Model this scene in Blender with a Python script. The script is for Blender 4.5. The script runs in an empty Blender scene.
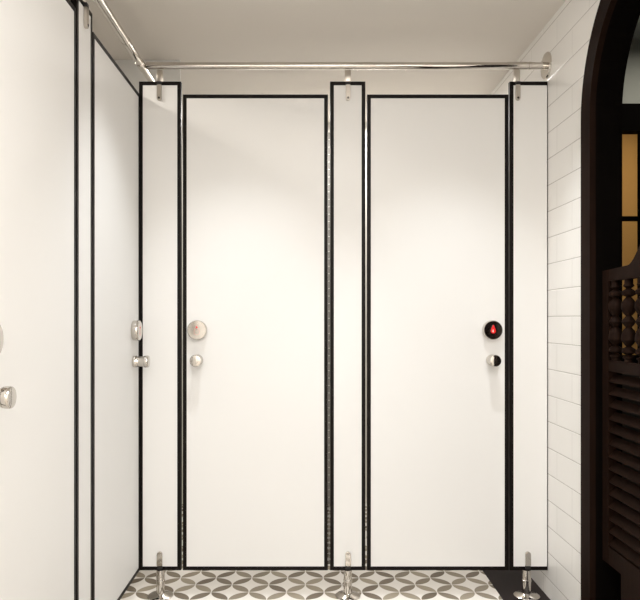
import bpy, bmesh, math, random
from mathutils import Vector, Matrix
random.seed(4)
C = bpy.context.scene.collection
PI = math.pi

# ------------------------------------------------------------ camera, world, lights, exposure
F_PX = 680.0          # focal length in pixels of the 640 px wide frame
H = 1.108             # eye height
D = 2.72              # front face of the cubicle row
cam_d = bpy.data.cameras.new('camera')
cam_d.sensor_fit = 'HORIZONTAL'; cam_d.sensor_width = 36
cam_d.lens = 36 * F_PX / 640
cam_d.shift_x = 13 / 640; cam_d.shift_y = 20 / 640
cam_d.clip_start = 0.02
cam = bpy.data.objects.new('camera', cam_d); C.objects.link(cam)
cam.location = (0, 0, H); cam.rotation_euler = (PI/2, 0, 0)
bpy.context.scene.camera = cam

w = bpy.data.worlds.new('world'); bpy.context.scene.world = w; w.use_nodes = True
w.node_tree.nodes['Background'].inputs[0].default_value = (1, .95, .88, 1)
w.node_tree.nodes['Background'].inputs[1].default_value = .02

vs = bpy.context.scene.view_settings
vs.view_transform = 'Standard'; vs.look = 'None'; vs.gamma = 1; vs.use_curve_mapping = False
vs.exposure = 0.90

def area(name, loc, size, power, col, rot=(0, 0, 0), spread=PI, size_y=None):
    l = bpy.data.lights.new(name, 'AREA'); l.energy = power; l.color = col
    l.shape = 'RECTANGLE' if size_y else 'SQUARE'; l.size = size
    if size_y: l.size_y = size_y
    l.spread = spread
    o = bpy.data.objects.new(name, l); C.objects.link(o); o.location = loc; o.rotation_euler = rot
    return o
def spot(name, loc, power, col, radius=.03, angle=150, blend=.6):
    l = bpy.data.lights.new(name, 'SPOT'); l.energy = power; l.color = col
    l.shadow_soft_size = radius; l.spot_size = math.radians(angle); l.spot_blend = blend
    o = bpy.data.objects.new(name, l); C.objects.link(o); o.location = loc
    return o
WARM = (1.0, .93, .84); COOL = (.95, .98, 1.0)
for y_ in (-2.9, -1.4):
    area('ceiling_fill_light', (-.05, y_, 2.285), 1.1, 22, (1, .967, .935), size_y=.9)  # unseen fill, added so the doors are lit evenly
area('ceiling_fill_light', (.35, .6, 2.285), .9, 15, (1, .967, .935), size_y=.9)  # unseen fill added nearer, brightens the door tops and left row
spot('downlight', (-.27, 2.22, 2.285), 23, COOL, .016, 82, .9)
spot('downlight', (.55, 2.22, 2.285), 23, COOL, .016, 82, .9)
area('cubicle_fill_light', (-.20, 3.85, 2.27), .3, 5, (1, .97, .94))  # unseen fill added to brighten the cubicle floor and ceiling
area('cubicle_fill_light', (.40, 3.85, 2.27), .3, 5, (1, .97, .94))
area('cubicle_fill_light', (-1.2, 2.3, 2.27), .25, 5, WARM)  # unseen fill added to brighten the corner wall
area('amber_room_light', (2.2, 4.2, 2.60), .5, 5, (1, .74, .42))
area('lobby_light', (2.0, 3.2, 2.62), .4, 3, (1, .95, .82))

# ------------------------------------------------------------ materials
def mat(name, col, rough=.5, metal=0, spec=.5, coat=0, noise=0, nscale=20, bump=0):
    m = bpy.data.materials.new(name); m.use_nodes = True
    nt = m.node_tree; b = nt.nodes['Principled BSDF']
    b.inputs['Base Color'].default_value = (*col, 1); b.inputs['Roughness'].default_value = rough
    b.inputs['Metallic'].default_value = metal; b.inputs['Specular IOR Level'].default_value = spec
    b.inputs['Coat Weight'].default_value = coat
    if noise or bump:
        tc = nt.nodes.new('ShaderNodeTexCoord'); n = nt.nodes.new('ShaderNodeTexNoise')
        n.inputs['Scale'].default_value = nscale; n.inputs['Detail'].default_value = 4
        nt.links.new(tc.outputs['Object'], n.inputs['Vector'])
        if noise:
            r = nt.nodes.new('ShaderNodeMix'); r.data_type = 'RGBA'
            r.inputs[6].default_value = (*[c*(1-noise) for c in col], 1)
            r.inputs[7].default_value = (*[min(1, c*(1+noise)) for c in col], 1)
            nt.links.new(n.outputs['Fac'], r.inputs[0]); nt.links.new(r.outputs[2], b.inputs['Base Color'])
        if bump:
            bp = nt.nodes.new('ShaderNodeBump'); bp.inputs['Strength'].default_value = bump
            bp.inputs['Distance'].default_value = .002
            nt.links.new(n.outputs['Fac'], bp.inputs['Height']); nt.links.new(bp.outputs[0], b.inputs['Normal'])
    return m
def wood(name, col, rough=.45):
    m = mat(name, col, rough); nt = m.node_tree; b = nt.nodes['Principled BSDF']; b.inputs['Specular IOR Level'].default_value = .03
    tc = nt.nodes.new('ShaderNodeTexCoord'); mp = nt.nodes.new('ShaderNodeMapping')
    mp.inputs['Scale'].default_value = (30, 30, 3)
    n = nt.nodes.new('ShaderNodeTexNoise'); n.inputs['Scale'].default_value = 2; n.inputs['Detail'].default_value = 6
    r = nt.nodes.new('ShaderNodeMix'); r.data_type = 'RGBA'
    r.inputs[6].default_value = (*[c*.65 for c in col], 1); r.inputs[7].default_value = (*[c*1.4 for c in col], 1)
    nt.links.new(tc.outputs['Object'], mp.inputs[0]); nt.links.new(mp.outputs[0], n.inputs['Vector'])
    nt.links.new(n.outputs['Fac'], r.inputs[0]); nt.links.new(r.outputs[2], b.inputs['Base Color'])
    return m
M = {}
M['laminate'] = mat('white_laminate', (.82, .812, .795), .38, spec=.4, noise=.01, nscale=3)
M['edge'] = mat('black_edge', (.005, .003, .0024), .45, spec=.15)
M['chrome'] = mat('chrome', (.62, .585, .54), .08, 1)
M['satin'] = mat('satin_chrome', (.55, .51, .46), .28, 1)
M['matt_black'] = mat('matt_black_block', (.012, .010, .010), .6)  # plain matt black for the blocks at the clamps
M['ceiling'] = mat('ceiling_paint', (.76, .715, .655), .9, noise=.02, nscale=4)
M['plaster'] = mat('plaster', (.72, .71, .68), .8, noise=.01)
M['plain'] = mat('plain_white_wall', (.74, .71, .66), .7, noise=.01)
M['black_floor'] = mat('black_floor_tile', (.017, .0125, .0125), .5, spec=.10, noise=.2, nscale=10)
M['wood'] = wood('dark_stained_wood', (.0125, .0062, .0040), .55)
M['wood_black'] = wood('blackened_wood', (.0022, .0015, .0011), .7)
M['brown_floor'] = mat('dark_lobby_floor', (.012, .009, .007), .5, noise=.2)
M['amber'] = mat('amber_wall', (.60, .40, .17), .8, noise=.03)
M['grey_wall'] = mat('grey_green_wall', (.50, .51, .47), .8, noise=.02)
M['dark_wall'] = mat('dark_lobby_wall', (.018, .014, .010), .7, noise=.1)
M['steel'] = mat('dark_steel', (.08, .075, .07), .35, 1)
M['red'] = mat('red_indicator', (.85, .02, .02), .25, coat=.5)
M['pink'] = mat('faded_red_line', (.75, .30, .26), .3)
gl = mat('window_glass', (1, 1, 1), .02); gl.node_tree.nodes['Principled BSDF'].inputs['Transmission Weight'].default_value = 1
gl.node_tree.nodes['Principled BSDF'].inputs['IOR'].default_value = 1.1
M['glass'] = gl

def node(nt, op, a, b=None, c=None):
    n = nt.nodes.new('ShaderNodeMath'); n.operation = op
    for i, v in enumerate((a, b, c)):
        if v is None: continue
        if isinstance(v, (int, float)): n.inputs[i].default_value = v
        else: nt.links.new(v, n.inputs[i])
    return n.outputs[0]

def wall_tile():
    m = mat('white_wall_tile', (.8, .79, .76), .22); nt = m.node_tree; b = nt.nodes['Principled BSDF']
    tc = nt.nodes.new('ShaderNodeTexCoord'); sp = nt.nodes.new('ShaderNodeSeparateXYZ')
    nt.links.new(tc.outputs['Object'], sp.inputs[0])
    P, L, G = .1048, .30, .0011
    row = node(nt, 'DIVIDE', node(nt, 'ADD', sp.outputs[2], P*20 - 1.122), P)
    fr = node(nt, 'FRACT', row); ri = node(nt, 'FLOOR', row)
    dz = node(nt, 'MULTIPLY', node(nt, 'MINIMUM', fr, node(nt, 'SUBTRACT', 1, fr)), P)
    off = node(nt, 'MULTIPLY', node(nt, 'MODULO', ri, 2), .5)
    axis = node(nt, 'ADD', sp.outputs[0], sp.outputs[1])
    cu = node(nt, 'ADD', node(nt, 'DIVIDE', node(nt, 'ADD', axis, 5.11), L), off)
    fc = node(nt, 'FRACT', cu); ci = node(nt, 'FLOOR', cu)
    dx = node(nt, 'MULTIPLY', node(nt, 'MINIMUM', fc, node(nt, 'SUBTRACT', 1, fc)), L)
    gz = node(nt, 'LESS_THAN', dz, G); gx = node(nt, 'MULTIPLY', node(nt, 'LESS_THAN', dx, G*.8), .10)
    g = node(nt, 'MAXIMUM', gz, gx)
    cv = nt.nodes.new('ShaderNodeCombineXYZ'); nt.links.new(ri, cv.inputs[0]); nt.links.new(ci, cv.inputs[1])
    wn = nt.nodes.new('ShaderNodeTexWhiteNoise'); nt.links.new(cv.outputs[0], wn.inputs[0])
    mx = nt.nodes.new('ShaderNodeMix'); mx.data_type = 'RGBA'
    mx.inputs[6].default_value = (.89, .875, .845, 1); mx.inputs[7].default_value = (.905, .89, .86, 1)
    nt.links.new(wn.outputs[0], mx.inputs[0])
    m2 = nt.nodes.new('ShaderNodeMix'); m2.data_type = 'RGBA'
    nt.links.new(g, m2.inputs[0]); nt.links.new(mx.outputs[2], m2.inputs[6])
    m2.inputs[7].default_value = (.46, .43, .40, 1)
    nt.links.new(m2.outputs[2], b.inputs['Base Color'])
    hgt = node(nt, 'MINIMUM', node(nt, 'MULTIPLY', node(nt, 'MINIMUM', dz, dx), 250), 1)
    bp = nt.nodes.new('ShaderNodeBump'); bp.inputs['Strength'].default_value = .5; bp.inputs['Distance'].default_value = .0015
    nt.links.new(hgt, bp.inputs['Height']); nt.links.new(bp.outputs[0], b.inputs['Normal'])
    return m
M['wall_tile'] = wall_tile()

def floor_tile():
    m = mat('petal_floor_tile', (.8, .78, .74), .25); nt = m.node_tree; b = nt.nodes['Principled BSDF']
    tc = nt.nodes.new('ShaderNodeTexCoord'); sp = nt.nodes.new('ShaderNodeSeparateXYZ')
    nt.links.new(tc.outputs['Object'], sp.inputs[0])
    S = .1532
    dx = node(nt, 'DIVIDE', node(nt, 'ADD', sp.outputs[0], .2367 + S*100), S)
    dy = node(nt, 'DIVIDE', node(nt, 'ADD', sp.outputs[1], -2.769 + S*100), S)
    u = node(nt, 'ADD', dx, dy); v = node(nt, 'ADD', node(nt, 'SUBTRACT', dx, dy), 300)
    fu = node(nt, 'FRACT', u); fv = node(nt, 'FRACT', v)
    def dist(cx, cy):
        a = node(nt, 'SUBTRACT', fu, cx); c = node(nt, 'SUBTRACT', fv, cy)
        return node(nt, 'SQRT', node(nt, 'ADD', node(nt, 'MULTIPLY', a, a), node(nt, 'MULTIPLY', c, c)))
    own = dist(.5, .5)
    nb = node(nt, 'MINIMUM', node(nt, 'MINIMUM', dist(.5, -.5), dist(.5, 1.5)), node(nt, 'MINIMUM', dist(-.5, .5), dist(1.5, .5)))
    R = .692
    # smooth edge
    edge = node(nt, 'MAXIMUM', own, nb)
    pet = nt.nodes.new('ShaderNodeMapRange'); nt.links.new(edge, pet.inputs[0])
    pet.inputs[1].default_value = R - .006; pet.inputs[2].default_value = R + .006
    pet.inputs[3].default_value = 1; pet.inputs[4].default_value = 0
    # per-petal colour: midpoint of the lattice edge, rounded to halves
    a2 = node(nt, 'SUBTRACT', fu, .5); b2 = node(nt, 'SUBTRACT', fv, .5)
    horiz = node(nt, 'GREATER_THAN', node(nt, 'ABSOLUTE', b2), node(nt, 'ABSOLUTE', a2))
    eu = node(nt, 'ADD', node(nt, 'MULTIPLY', horiz, node(nt, 'ADD', node(nt, 'FLOOR', u), .5)),
              node(nt, 'MULTIPLY', node(nt, 'SUBTRACT', 1, horiz), node(nt, 'ROUND', u)))
    ev = node(nt, 'ADD', node(nt, 'MULTIPLY', horiz, node(nt, 'ROUND', v)),
              node(nt, 'MULTIPLY', node(nt, 'SUBTRACT', 1, horiz), node(nt, 'ADD', node(nt, 'FLOOR', v), .5)))
    cv = nt.nodes.new('ShaderNodeCombineXYZ'); nt.links.new(eu, cv.inputs[0]); nt.links.new(ev, cv.inputs[1])
    wn = nt.nodes.new('ShaderNodeTexWhiteNoise'); nt.links.new(cv.outputs[0], wn.inputs[0])
    pc = nt.nodes.new('ShaderNodeMix'); pc.data_type = 'RGBA'
    pc.inputs[6].default_value = (.15, .12, .088, 1); pc.inputs[7].default_value = (.36, .315, .24, 1)
    nt.links.new(wn.outputs[0], pc.inputs[0])
    m2 = nt.nodes.new('ShaderNodeMix'); m2.data_type = 'RGBA'
    nt.links.new(pet.outputs[0], m2.inputs[0]); m2.inputs[6].default_value = (.84, .81, .76, 1)
    nt.links.new(pc.outputs[2], m2.inputs[7]); nt.links.new(m2.outputs[2], b.inputs['Base Color'])
    return m
M['floor_tile'] = floor_tile()

# ------------------------------------------------------------ geometry helpers
def box(bm, x0, x1, y0, y1, z0, z1, bev=0):
    r = bmesh.ops.create_cube(bm, size=1)
    vs_ = r['verts']
    for v in vs_:
        v.co = Vector(((x0+x1)/2 + v.co.x*(x1-x0), (y0+y1)/2 + v.co.y*(y1-y0), (z0+z1)/2 + v.co.z*(z1-z0)))
    if bev:
        es = list({e for v in vs_ for e in v.link_edges})
        bmesh.ops.bevel(bm, geom=es, offset=bev, segments=2, affect='EDGES', profile=.5)
def lathe(bm, prof, mtx, n=40):
    """prof: list of (radius, height) along local z; mtx places it."""
    rings = []
    for r, z in prof:
        if r < 1e-6: rings.append([bm.verts.new(mtx @ Vector((0, 0, z)))])
        else: rings.append([bm.verts.new(mtx @ Vector((r*math.cos(2*PI*i/n), r*math.sin(2*PI*i/n), z))) for i in range(n)])
    for a, b in zip(rings, rings[1:]):
        for i in range(n):
            j = (i+1) % n
            if len(a) == 1 and len(b) == 1: continue
            if len(a) == 1: bm.faces.new((a[0], b[j], b[i]))
            elif len(b) == 1: bm.faces.new((a[i], a[j], b[0]))
            else: bm.faces.new((a[i], a[j], b[j], b[i]))
def axis(p, d):
    """matrix whose local z points along d, at p"""
    q = Vector(d).normalized().to_track_quat('Z', 'Y')
    return Matrix.Translation(Vector(p)) @ q.to_matrix().to_4x4()
def rod(bm, p, q, r, n=28, bev=.0008):
    p, q = Vector(p), Vector(q); L = (q-p).length
    lathe(bm, [(0, 0), (r-bev, 0), (r, bev), (r, L-bev), (r-bev, L), (0, L)], axis(p, q-p), n)
def prism(bm, pts, place, d0, d1):
    """pts: 2D outline (convex or not); place(a, b, d) -> 3D"""
    A = [bm.verts.new(place(a, b, d0)) for a, b in pts]; B = [bm.verts.new(place(a, b, d1)) for a, b in pts]
    bm.faces.new(A); bm.faces.new(list(reversed(B)))
    for i in range(len(pts)):
        j = (i+1) % len(pts); bm.faces.new((A[i], B[i], B[j], A[j]))
def obj(name, bm, m, parent=None, smooth=False, label=None):
    bmesh.ops.recalc_face_normals(bm, faces=bm.faces)
    me = bpy.data.meshes.new(name); bm.to_mesh(me); bm.free()
    me.materials.append(m)
    if smooth:
        for p in me.polygons: p.use_smooth = True
        me.set_sharp_from_angle(angle=math.radians(35))
    o = bpy.data.objects.new(name, me); C.objects.link(o)
    if parent: o.parent = parent
    if label: o['label'] = label
    return o
def struct(name, bm, m, label=None, category=None):
    o = obj(name, bm, m); o['kind'] = 'structure'
    if label: o['label'] = label
    if category: o['category'] = category
    return o
def thing(name, label, cat, loc=(0, 0, 0), rotz=0, group=None):
    o = bpy.data.objects.new(name, None); C.objects.link(o); o.location = loc; o.rotation_euler = (0, 0, rotz)
    o.empty_display_size = .05
    o['label'] = label; o['category'] = cat
    if group: o['group'] = group
    o['kind'] = 'thing'
    return o
def B(): return bmesh.new()

# ------------------------------------------------------------ the setting
CEIL = 2.298; XR = .964; XL = -.669; YB = 4.1; YF = -3.8
AY, RO, RI, SZ = 1.908, .462, .372, 1.80       # arch: centre line, outer and inner radius, spring height
XW = 1.053                                     # far side of the right wall
b = B(); box(b, -2.05, .776, YF, YB, -.05, 0)
struct('floor', b, M['floor_tile'], 'white floor tiles patterned with grey-brown overlapping petals', 'floor')
b = B(); box(b, .776, XR, YF, YB, -.05, .0006)
struct('trim_1', b, M['black_floor'], 'black floor border strip running along the white tiled wall', 'floor border')
b = B(); box(b, -2.05, XW, YF, YB, CEIL, CEIL+.05)
struct('ceiling', b, M['ceiling'], 'plain low beige painted ceiling above the cubicles', 'ceiling')
# right wall with the arched opening
b = B()
ro = RI + .03
box(b, XR, XW, YF, AY-ro, -.05, CEIL); box(b, XR, XW, AY+ro, YB, -.05, CEIL)
N = 48
pts = [(AY + ro*math.cos(PI*i/N), SZ + ro*math.sin(PI*i/N)) for i in range(N+1)]
prism(b, pts + [(AY-ro, CEIL), (AY+ro, CEIL)], lambda a, c, d: (d, a, c), XR, XW)
struct('wall_right', b, M['wall_tile'], 'white tiled wall beside the cubicles with a dark arched opening', 'wall')
b = B(); box(b, -2.05, XR, YB, YB+.05, -.05, CEIL); struct('wall_back', b, M['plain'])
b = B(); box(b, -2.1, XW, YF-.05, YF, -.05, CEIL); struct('wall_front', b, M['wall_tile'])
b = B(); box(b, -.74, XL-.012, YF, 1.187, 0, CEIL); struct('wall_left', b, M['wall_tile'])
b = B(); box(b, -2.1, -2.05, YF, YB, -.05, CEIL); struct('wall_left_back', b, M['plain'])
b = B(); box(b, -2.05, -.581, 3.11, 3.13, 0, CEIL)
struct('wall_corner', b, M['plaster'], 'pale plaster wall block seen above the corner panel', 'wall')
# lobby beyond the arch
b = B(); box(b, XR, 3.6, YF, 5.0, -.05, .0004); struct('floor_lobby', b, M['brown_floor'])
b = B(); box(b, XW, 3.6, YF, 5.0, 2.684, 2.73); struct('ceiling_lobby', b, M['grey_wall'])
b = B(); box(b, XW-.05, XW, YF, 5.0, CEIL+.05, 2.73); struct('wall_lobby_side', b, M['dark_wall'])
b = B(); box(b, 3.6, 3.65, YF, 5.0, -.05, 2.73); struct('wall_lobby_right', b, M['dark_wall'])
b = B(); box(b, XW, 3.6, YF-.05, YF, -.05, 2.73); struct('wall_lobby_front', b, M['dark_wall'])
b = B(); box(b, XW-.05, 3.65, 5.0, 5.05, -.05, 2.73)
struct('wall_lobby_back', b, M['amber'], 'amber lit wall seen through the dark framed panes', 'wall')
b = B(); box(b, XW, 3.6, 3.8, 3.86, 0, .86); struct('wall_lobby_dado', b, M['dark_wall'])
b = B(); box(b, XW, 3.6, 3.82, 3.86, 2.315, 2.684)
struct('wall_lobby_upper', b, M['grey_wall'], 'grey wall above the dark transom bar beyond the arch', 'wall')
win = bpy.data.objects.new('window_1', None); C.objects.link(win); win.location = (2.3, 3.8, .86)
win['kind'] = 'structure'; win['label'] = 'dark framed window wall glowing amber beyond the arch'; win['category'] = 'window'
off = Vector((2.3, 3.8, .86))
def sub(bm): bmesh.ops.translate(bm, verts=bm.verts, vec=-off); return bm
b = B(); box(b, XW, 3.6, 3.79, 3.87, 2.164, 2.315); obj('transom', sub(b), M['wood_black'], win)
b = B(); box(b, XW, 3.6, 3.80, 3.86, .86, .91); obj('bottom_rail', sub(b), M['wood_black'], win)
b = B(); box(b, XW, 3.6, 3.805, 3.855, 1.667, 1.689); obj('glazing_bar', sub(b), M['wood_black'], win)
for x in (1.49, 1.868, 2.23, 2.60, 2.97, 3.34):
    b = B(); box(b, x-.009, x+.009, 3.805, 3.827, .91, 2.164); obj('mullion', sub(b), M['wood_black'], win)
b = B(); box(b, XW, 3.6, 3.828, 3.832, .90, 2.17); obj('pane', sub(b), M['glass'], win)

# arched timber door frame
fr = bpy.data.objects.new('door_1', None); C.objects.link(fr); fr.location = (XR, AY, 0)
fr['kind'] = 'structure'; fr['label'] = 'black-brown arched timber frame set in the white tiled wall'; fr['category'] = 'door frame'
def arch(bm, r0, r1, x0, x1):
    """solid band following the arch and both legs, in the frame's own coordinates"""
    o_, i_ = [(r1, 0)], [(r0, 0)]
    for k in range(N+1):
        a = PI*k/N
        o_.append((r1*math.cos(a), SZ + r1*math.sin(a))); i_.append((r0*math.cos(a), SZ + r0*math.sin(a)))
    o_.append((-r1, 0)); i_.append((-r0, 0))
    V = [[bm.verts.new((x, p[0], p[1])) for p in L] for x in (x0, x1) for L in (o_, i_)]
    oo, oi, eo, ei = V
    for k in range(len(o_)-1):
        for f in ((oo[k], oo[k+1], oi[k+1], oi[k]), (eo[k+1], eo[k], ei[k], ei[k+1]),
                  (oo[k+1], oo[k], eo[k], eo[k+1]), (oi[k], oi[k+1], ei[k+1], ei[k])): bm.faces.new(f)
    bm.faces.new((oo[0], oi[0], ei[0], eo[0])); bm.faces.new((oo[-1], eo[-1], ei[-1], oi[-1]))
b = B(); arch(b, RI+.018, RO, -.010, 0); obj('casing', b, M['wood'], fr)
b = B(); arch(b, RI, RI+.020, -.016, .004); obj('bead', b, M['wood'], fr)
b = B(); arch(b, RI, RI+.03, .004, XW-XR+.004); obj('jamb_lining', b, M['wood_black'], fr)

# ------------------------------------------------------------ cubicle panels
T = .020; BW = .0150
def panel_mesh(root, wd, z0, z1):
    """face in local x from 0..wd, front at local y=0, back at y=T"""
    b = B(); box(b, .002, wd-.002, .0008, T-.0008, z0+.002, z1-.002); obj('panel', b, M['laminate'], root)
    b = B()
    for (x0, x1, a0, a1) in ((0, BW, z0, z1), (wd-BW, wd, z0, z1), (BW, wd-BW, z0, z0+BW), (BW, wd-BW, z1-BW, z1)):
        box(b, x0, x1, 0, T, a0, a1)
    obj('edge_frame', b, M['edge'], root)
ZB = .107; ZD = 2.010; ZS = 2.062
def top_clamp(root, x):
    """chrome rod clamp dropping from the overhead rail over the head of a stile"""
    p = B(); box(p, x-.0122, x+.0122, .003, .017, ZS+.0005, 2.1110, .0015)
    post = obj('rail_post', p, M['satin'], root, smooth=True)
    b = B(); pts = [(-.009, 2.047), (-.009, 1.993)] + [(.009*math.cos(PI+PI*k/8), 1.993+.009*math.sin(PI+PI*k/8)) for k in range(1, 8)] + [(.009, 1.993), (.009, 2.047)]
    prism(b, pts, lambda a, c, d: (x+a, d, c), -.011, 0)
    bmesh.ops.bevel(b, geom=list(b.edges), offset=.0015, segments=2, affect='EDGES')
    jaw = obj('clamp_jaw', b, M['satin'], root, smooth=True)
    b = B(); rod(b, (x, -.0125, 1.994), (x, -.010, 1.994), .0045, 16); obj('screw', b, M['steel'], jaw, smooth=True)
    b = B(); box(b, x-.0095, x+.0095, -.010, 0, 2.047, ZS-.002, .001); obj('clamp_black_block', b, M['matt_black'], root)  # plain black block above the jaw
def foot(root, x):
    """adjustable chrome foot that carries a stile"""
    b = B(); pts = [(-.011, .127), (.011, .127), (.011, .173)] + [(.011*math.cos(PI*k/8), .173+.011*math.sin(PI*k/8)) for k in range(1, 8)] + [(-.011, .173)]
    prism(b, pts, lambda a, c, d: (x+a, d, c), -.012, 0)
    bmesh.ops.bevel(b, geom=list(b.edges), offset=.002, segments=2, affect='EDGES')
    obj('clamp_jaw', b, M['chrome'], root, smooth=True)
    b = B(); box(b, x-.010, x+.010, -.009, 0, .113, .127, .001); obj('clamp_black_block', b, M['matt_black'], root)  # plain black block below the jaw
    b = B(); lathe(b, [(0, 0), (.051, 0), (.051, .003), (.047, .006), (.021, .009), (.0175, .012), (.0165, .03), (.0165, .058),
                       (.018, .059), (.018, .066), (.0165, .067), (.0165, ZB-.001), (0, ZB-.001)], axis((x, .010, .0002), (0, 0, 1)), 48)
    obj('foot', b, M['chrome'], root, smooth=True)
def handle_set(root, x, out=-1, drop='red', side=1):
    """round privacy lock and turn knob on a door's front (local -y)"""
    zl, zk = 1.068, .948
    m_ = axis((x, 0, zl), (0, -1, 0))
    b = B(); lathe(b, [(0, 0), (.0375, 0), (.0388, .002), (.0388, .021), (.0372, .0250), (.0358, .0262), (0, .0262)], m_, 64)
    lock = obj('lock_rose', b, M['chrome'], root, smooth=True)
    # teardrop mark
    def tear(s, n=24):
        P = []
        for k in range(n):
            a = 2*PI*k/n - PI/2
            r = .0085*s; px_ = r*math.cos(a); pz = r*math.sin(a)
            if pz > 0: t = pz/r; pz = pz*2.3; px_ *= (1-t*.55)
            P.append((px_, pz))
        return P
    b = B()
    if drop == 'red':
        prism(b, tear(1.22), lambda a, c, d: (x+a, d, zl-.003+c), -.0272, -.0262)
        i_ = obj('occupied_mark', b, M['red'], lock, label='red teardrop mark on the lock')
        b = B(); prism(b, [(a*.30, c*.42) for a, c in tear(1.0)], lambda a, c, d: (x+a-.001, d, zl-.005+c), -.0277, -.0272)
        obj('mark_highlight', b, M['plain'], lock)
    else:
        rod(b, (x+side*.000, -.0262, zl+.011), (x, -.0270, zl+.011), .0036, 20, .0002)
        obj('red_dot', b, M['red'], lock, label='small red dot on the chrome lock')
        b = B(); t = tear(1.35); q = tear(1.22)
        for k in range(len(t)):
            j = (k+1) % len(t); o0, o1, i1, i0 = t[k], t[j], q[j], q[k]
            prism(b, [o0, o1, i1, i0], lambda a, c, d: (x+a, d, zl-.008+c), -.0266, -.0262)
        obj('lock_outline', b, M['pink'], lock)
    m_ = axis((x, 0, zk), (0, -1, 0))
    b = B(); lathe(b, [(0, 0), (.0215, 0), (.0225, .002), (.0225, .012), (.0200, .017), (.0192, .024), (.0200, .038), (.0222, .042),
                       (.0222, .0440), (.0212, .0446), (.0212, .0452), (.0232, .0460), (.0236, .054), (.0228, .0582), (.0212, .0600), (.0150, .0608), (.0075, .0613), (0, .0614)], m_, 48)
    obj('turn_knob', b, M['chrome'], root, smooth=True)
def hinge(root, x, z0, z1):
    b = B(); n = 58; s = (z1-z0)/n
    for k in range(n): rod(b, (x, .003, z0+k*s+.0012), (x, .003, z0+(k+1)*s-.0012), .0026, 10, .0004)
    h = obj('piano_hinge', b, M['steel'], root)

G_ST = 'white stile panels of the cubicle row'
def stile(x0, x1, label, clamp_x=None, foot_x=None, loc_y=D):
    r = thing('stile_panel', label, 'partition panel', (x0, loc_y, 0), 0)
    panel_mesh(r, x1-x0, ZB, ZS)
    top_clamp(r, (x0+x1)/2-x0 if clamp_x is None else clamp_x-x0)
    foot(r, (x0+x1)/2-x0 if foot_x is None else foot_x-x0)
    return r
stile(-.672, -.504, 'narrow white panel edged in black in the left corner of the cubicle row', -.590, -.588)
stile(.0925, .2335, 'narrow white panel edged in black standing between the two front cubicle doors', .164, .164)
# the right stile is scribed to the wall: no black edge on that side
r = thing('stile_panel', 'narrow white panel edged in black meeting the white tiled wall', 'partition panel', (.811, D, 0))
wd = .151
b = B(); box(b, .002, wd-.0015, .0008, T-.0008, ZB+.002, ZS-.002); obj('panel', b, M['laminate'], r)
b = B()
for q in ((0, BW, ZB, ZS), (BW, wd, ZB, ZB+BW), (BW, wd, ZS-BW, ZS)): box(b, q[0], q[1], 0, T, q[2], q[3])
box(b, wd-.0015, wd, .0004, T, ZB+BW, ZS-BW)
obj('edge_frame', b, M['edge'], r)
top_clamp(r, .842-.811); foot(r, .882-.811)

def door(x0, x1, label, hx, mark, hinge_side=None):
    r = thing('cubicle_door', label, 'door', (x0, D, 0))
    panel_mesh(r, x1-x0, ZB, ZD)
    handle_set(r, hx-x0, drop=mark)
    if hinge_side: hinge(r, hinge_side-x0, .13, 1.86)
    return r
door(-.4965, .0835, 'white cubicle door edged in black with its chrome lock on the left side', -.437, 'dot', .0880)
door(.2405, .8060, 'white cubicle door edged in black with a red marked lock on the right side', .738, 'red', None)

# left row: same panels turned to face +x   (local x -> +y, local -y -> +x)
def left_row(name, y0, y1, label, cat):
    r = thing(name, label, cat, (XL, y0, 0), PI/2)   # local x -> world y, local y -> world -x
    return r
r = left_row('cubicle_door', 2.128, 2.7185, 'white cubicle door on the left side row, folded into the back corner', 'door')
panel_mesh(r, 2.7185-2.128, ZB, ZD); handle_set(r, 2.620-2.128, drop='dot')
r = left_row('stile_panel', 1.978, 2.120, 'narrow white panel edged in black between the two left side doors', 'partition panel')
panel_mesh(r, .142, ZB, ZS); top_clamp(r, 2.045-1.978); foot(r, .071)
r['label'] = 'narrow white panel edged in black between the two left side doors'
r = left_row('cubicle_door', 1.347, 1.970, 'nearest white cubicle door, cut off by the left edge of the photo', 'door')
panel_mesh(r, .623, ZB, ZD); handle_set(r, 1.405-1.347, drop='dot')
b = B(); box(b, XL-.02, XL, 1.189, 1.339, 0, CEIL); struct('wall_left_return', b, M['laminate'])

# ------------------------------------------------------------ overhead chrome rails
ZR = 2.1285; YR = D + .010
rl = thing('headrail', 'chrome rail running across above the front cubicle doors to the tiled wall', 'rail', ((XL+XR)/2, YR, ZR))
ox = (XL+XR)/2
b = B(); rod(b, (-.6450-ox, 0, 0), (XR-.004-ox, 0, 0), .0135, 32); obj('rail_tube', b, M['chrome'], rl, smooth=True)
b = B(); lathe(b, [(.0133, 0), (.0150, .001), (.0150, .080), (.0138, .081), (.0138, .086), (.0154, .087), (.0154, .094), (.0141, .095), (.0141, .150), (.0133, .151)],
               axis((.803-ox, 0, 0), (1, 0, 0)), 36)
obj('rail_sleeve', b, M['chrome'], rl, smooth=True)
b = B(); lathe(b, [(.0133, 0), (.0143, .001), (.0143, .039), (.0133, .040)], axis((.144-ox, 0, 0), (1, 0, 0)), 32)
obj('rail_sleeve', b, M['chrome'], rl, smooth=True)
b = B(); lathe(b, [(.0133, 0), (.0143, .001), (.0143, .039), (.0133, .040)], axis((-.6445-ox, 0, 0), (1, 0, 0)), 32)
obj('rail_sleeve', b, M['chrome'], rl, smooth=True)
b = B(); lathe(b, [(0, 0), (.053, 0), (.053, .004), (.050, .008), (.020, .011), (0, .011)], axis((XR-.0002-ox, 0, 0), (-1, 0, 0)), 56)
obj('wall_flange', b, M['chrome'], rl, smooth=True)

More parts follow.
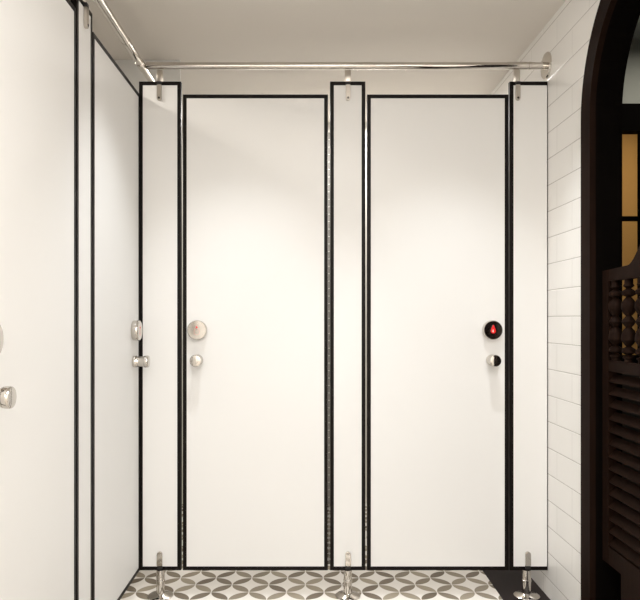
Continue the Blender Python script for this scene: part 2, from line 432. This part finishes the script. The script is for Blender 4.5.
XRL = XL + .006
r2 = thing('headrail', 'chrome rail running away from the camera above the left side doors', 'rail', (XRL, 1.5, ZR))
b = B(); rod(b, (0, YF+.004-1.5, 0), (0, 3.106-1.5, 0), .0152, 32); obj('rail_tube', b, M['chrome'], r2, smooth=True)
b = B(); lathe(b, [(.0150, 0), (.0166, .001), (.0166, .020), (.0150, .021)], axis((0, 2.48-1.5, 0), (0, 1, 0)), 32)
obj('rail_ring', b, M['chrome'], r2, smooth=True)
b = B(); lathe(b, [(.0150, 0), (.0172, .001), (.0172, .069), (.0150, .070)], axis((0, 2.690-1.5, 0), (0, 1, 0)), 32)
obj('corner_tee', b, M['chrome'], r2, smooth=True)
b = B(); lathe(b, [(0, 0), (.040, 0), (.040, .004), (.037, .007), (.016, .010), (0, .010)], axis((0, 3.1098-1.5, 0), (0, -1, 0)), 48)
obj('wall_flange', b, M['chrome'], r2, smooth=True)

# ------------------------------------------------------------ swing door leaf in the arch
X0, X1 = .990, 1.018
def leaf(sgn, label):
    r = thing('saloon_door', label, 'door', (X0, AY + sgn*.370, 0))
    # local y measured from the hinge edge towards the opening's middle: t in 0..W
    W = .366; P = lambda t, z, x: (x-X0, -sgn*t, z)
    b = B(); prism(b, [(0, .306), (.043, .306), (.043, 1.2733), (0, 1.272)], P, X0, X1); obj('hinge_stile', b, M['wood'], r)
    b = B(); prism(b, [(W-.055, .15), (W, .15), (W, 1.39), (W-.055, 1.375)], P, X0, X1); obj('meeting_stile', b, M['wood'], r)
    def top(t):
        u = min(1, max(0, (t-.175)/.155)); s = u*u*(3-2*u)
        return 1.272 + t*.03 + s*.10
    ts = [.043 + (W-.055-.043)*k/30 for k in range(31)]
    b = B()
    for t0, t1 in zip(ts, ts[1:]): prism(b, [(t0, 1.236), (t1, 1.236), (t1, top(t1)), (t0, top(t0))], P, X0+.0005, X1-.0005)
    bmesh.ops.remove_doubles(b, verts=b.verts, dist=1e-5)
    obj('top_rail', b, M['wood'], r)
    b = B(); prism(b, [(.043, .94), (W-.055, .94), (W-.055, .975), (.043, .975)], P, X0+.0005, X1-.0005); obj('middle_rail', b, M['wood'], r)
    b = B(); prism(b, [(.043, .306), (.132, .306), (.132, .15), (W-.055, .15), (W-.055, .362), (.043, .362)], P, X0+.0005, X1-.0005)
    obj('bottom_rail', b, M['wood'], r)
    sp = [(.013, 0), (.013, .010), (.017, .014), (.017, .019), (.0075, .0235), (.0205, .031), (.0205, .042), (.0075, .0505), (.014, .058), (.0225, .070),
          (.0218, .085), (.0175, .100), (.0085, .110), (.0155, .118), (.0210, .1275), (.0155, .137), (.0085, .1455), (.0175, .156), (.0225, .170), (.0218, .186),
          (.0135, .198), (.0075, .2050), (.0205, .212), (.0205, .222), (.0075, .2320), (.017, .2395), (.013, .246), (.013, .261)]
    for k in range(3):
        t = .0675 + .0885*k
        b = B(); lathe(b, sp, axis(P(t, .975, (X0+X1)/2), (0, 0, 1)), 20)
        obj('spindle', b, M['wood'], r, smooth=True)
    for k in range(14):
        z = .3815 + k*.0412
        b = B()
        prism(b, [(-.013, -.010), (-.010, -.014), (.013, .009), (.010, .013)],
              lambda a, c, d, z=z: ((X0+X1)/2-X0+a, -sgn*d, z+c), .043, W-.055)
        obj('louvre_slat', b, M['wood'], r)
    return r
leaf(1, 'dark brown saloon door leaf with spindles over louvres, hinged beside the white tiles')
leaf(-1, 'second dark brown saloon door leaf, hinged on the near side of the arch')
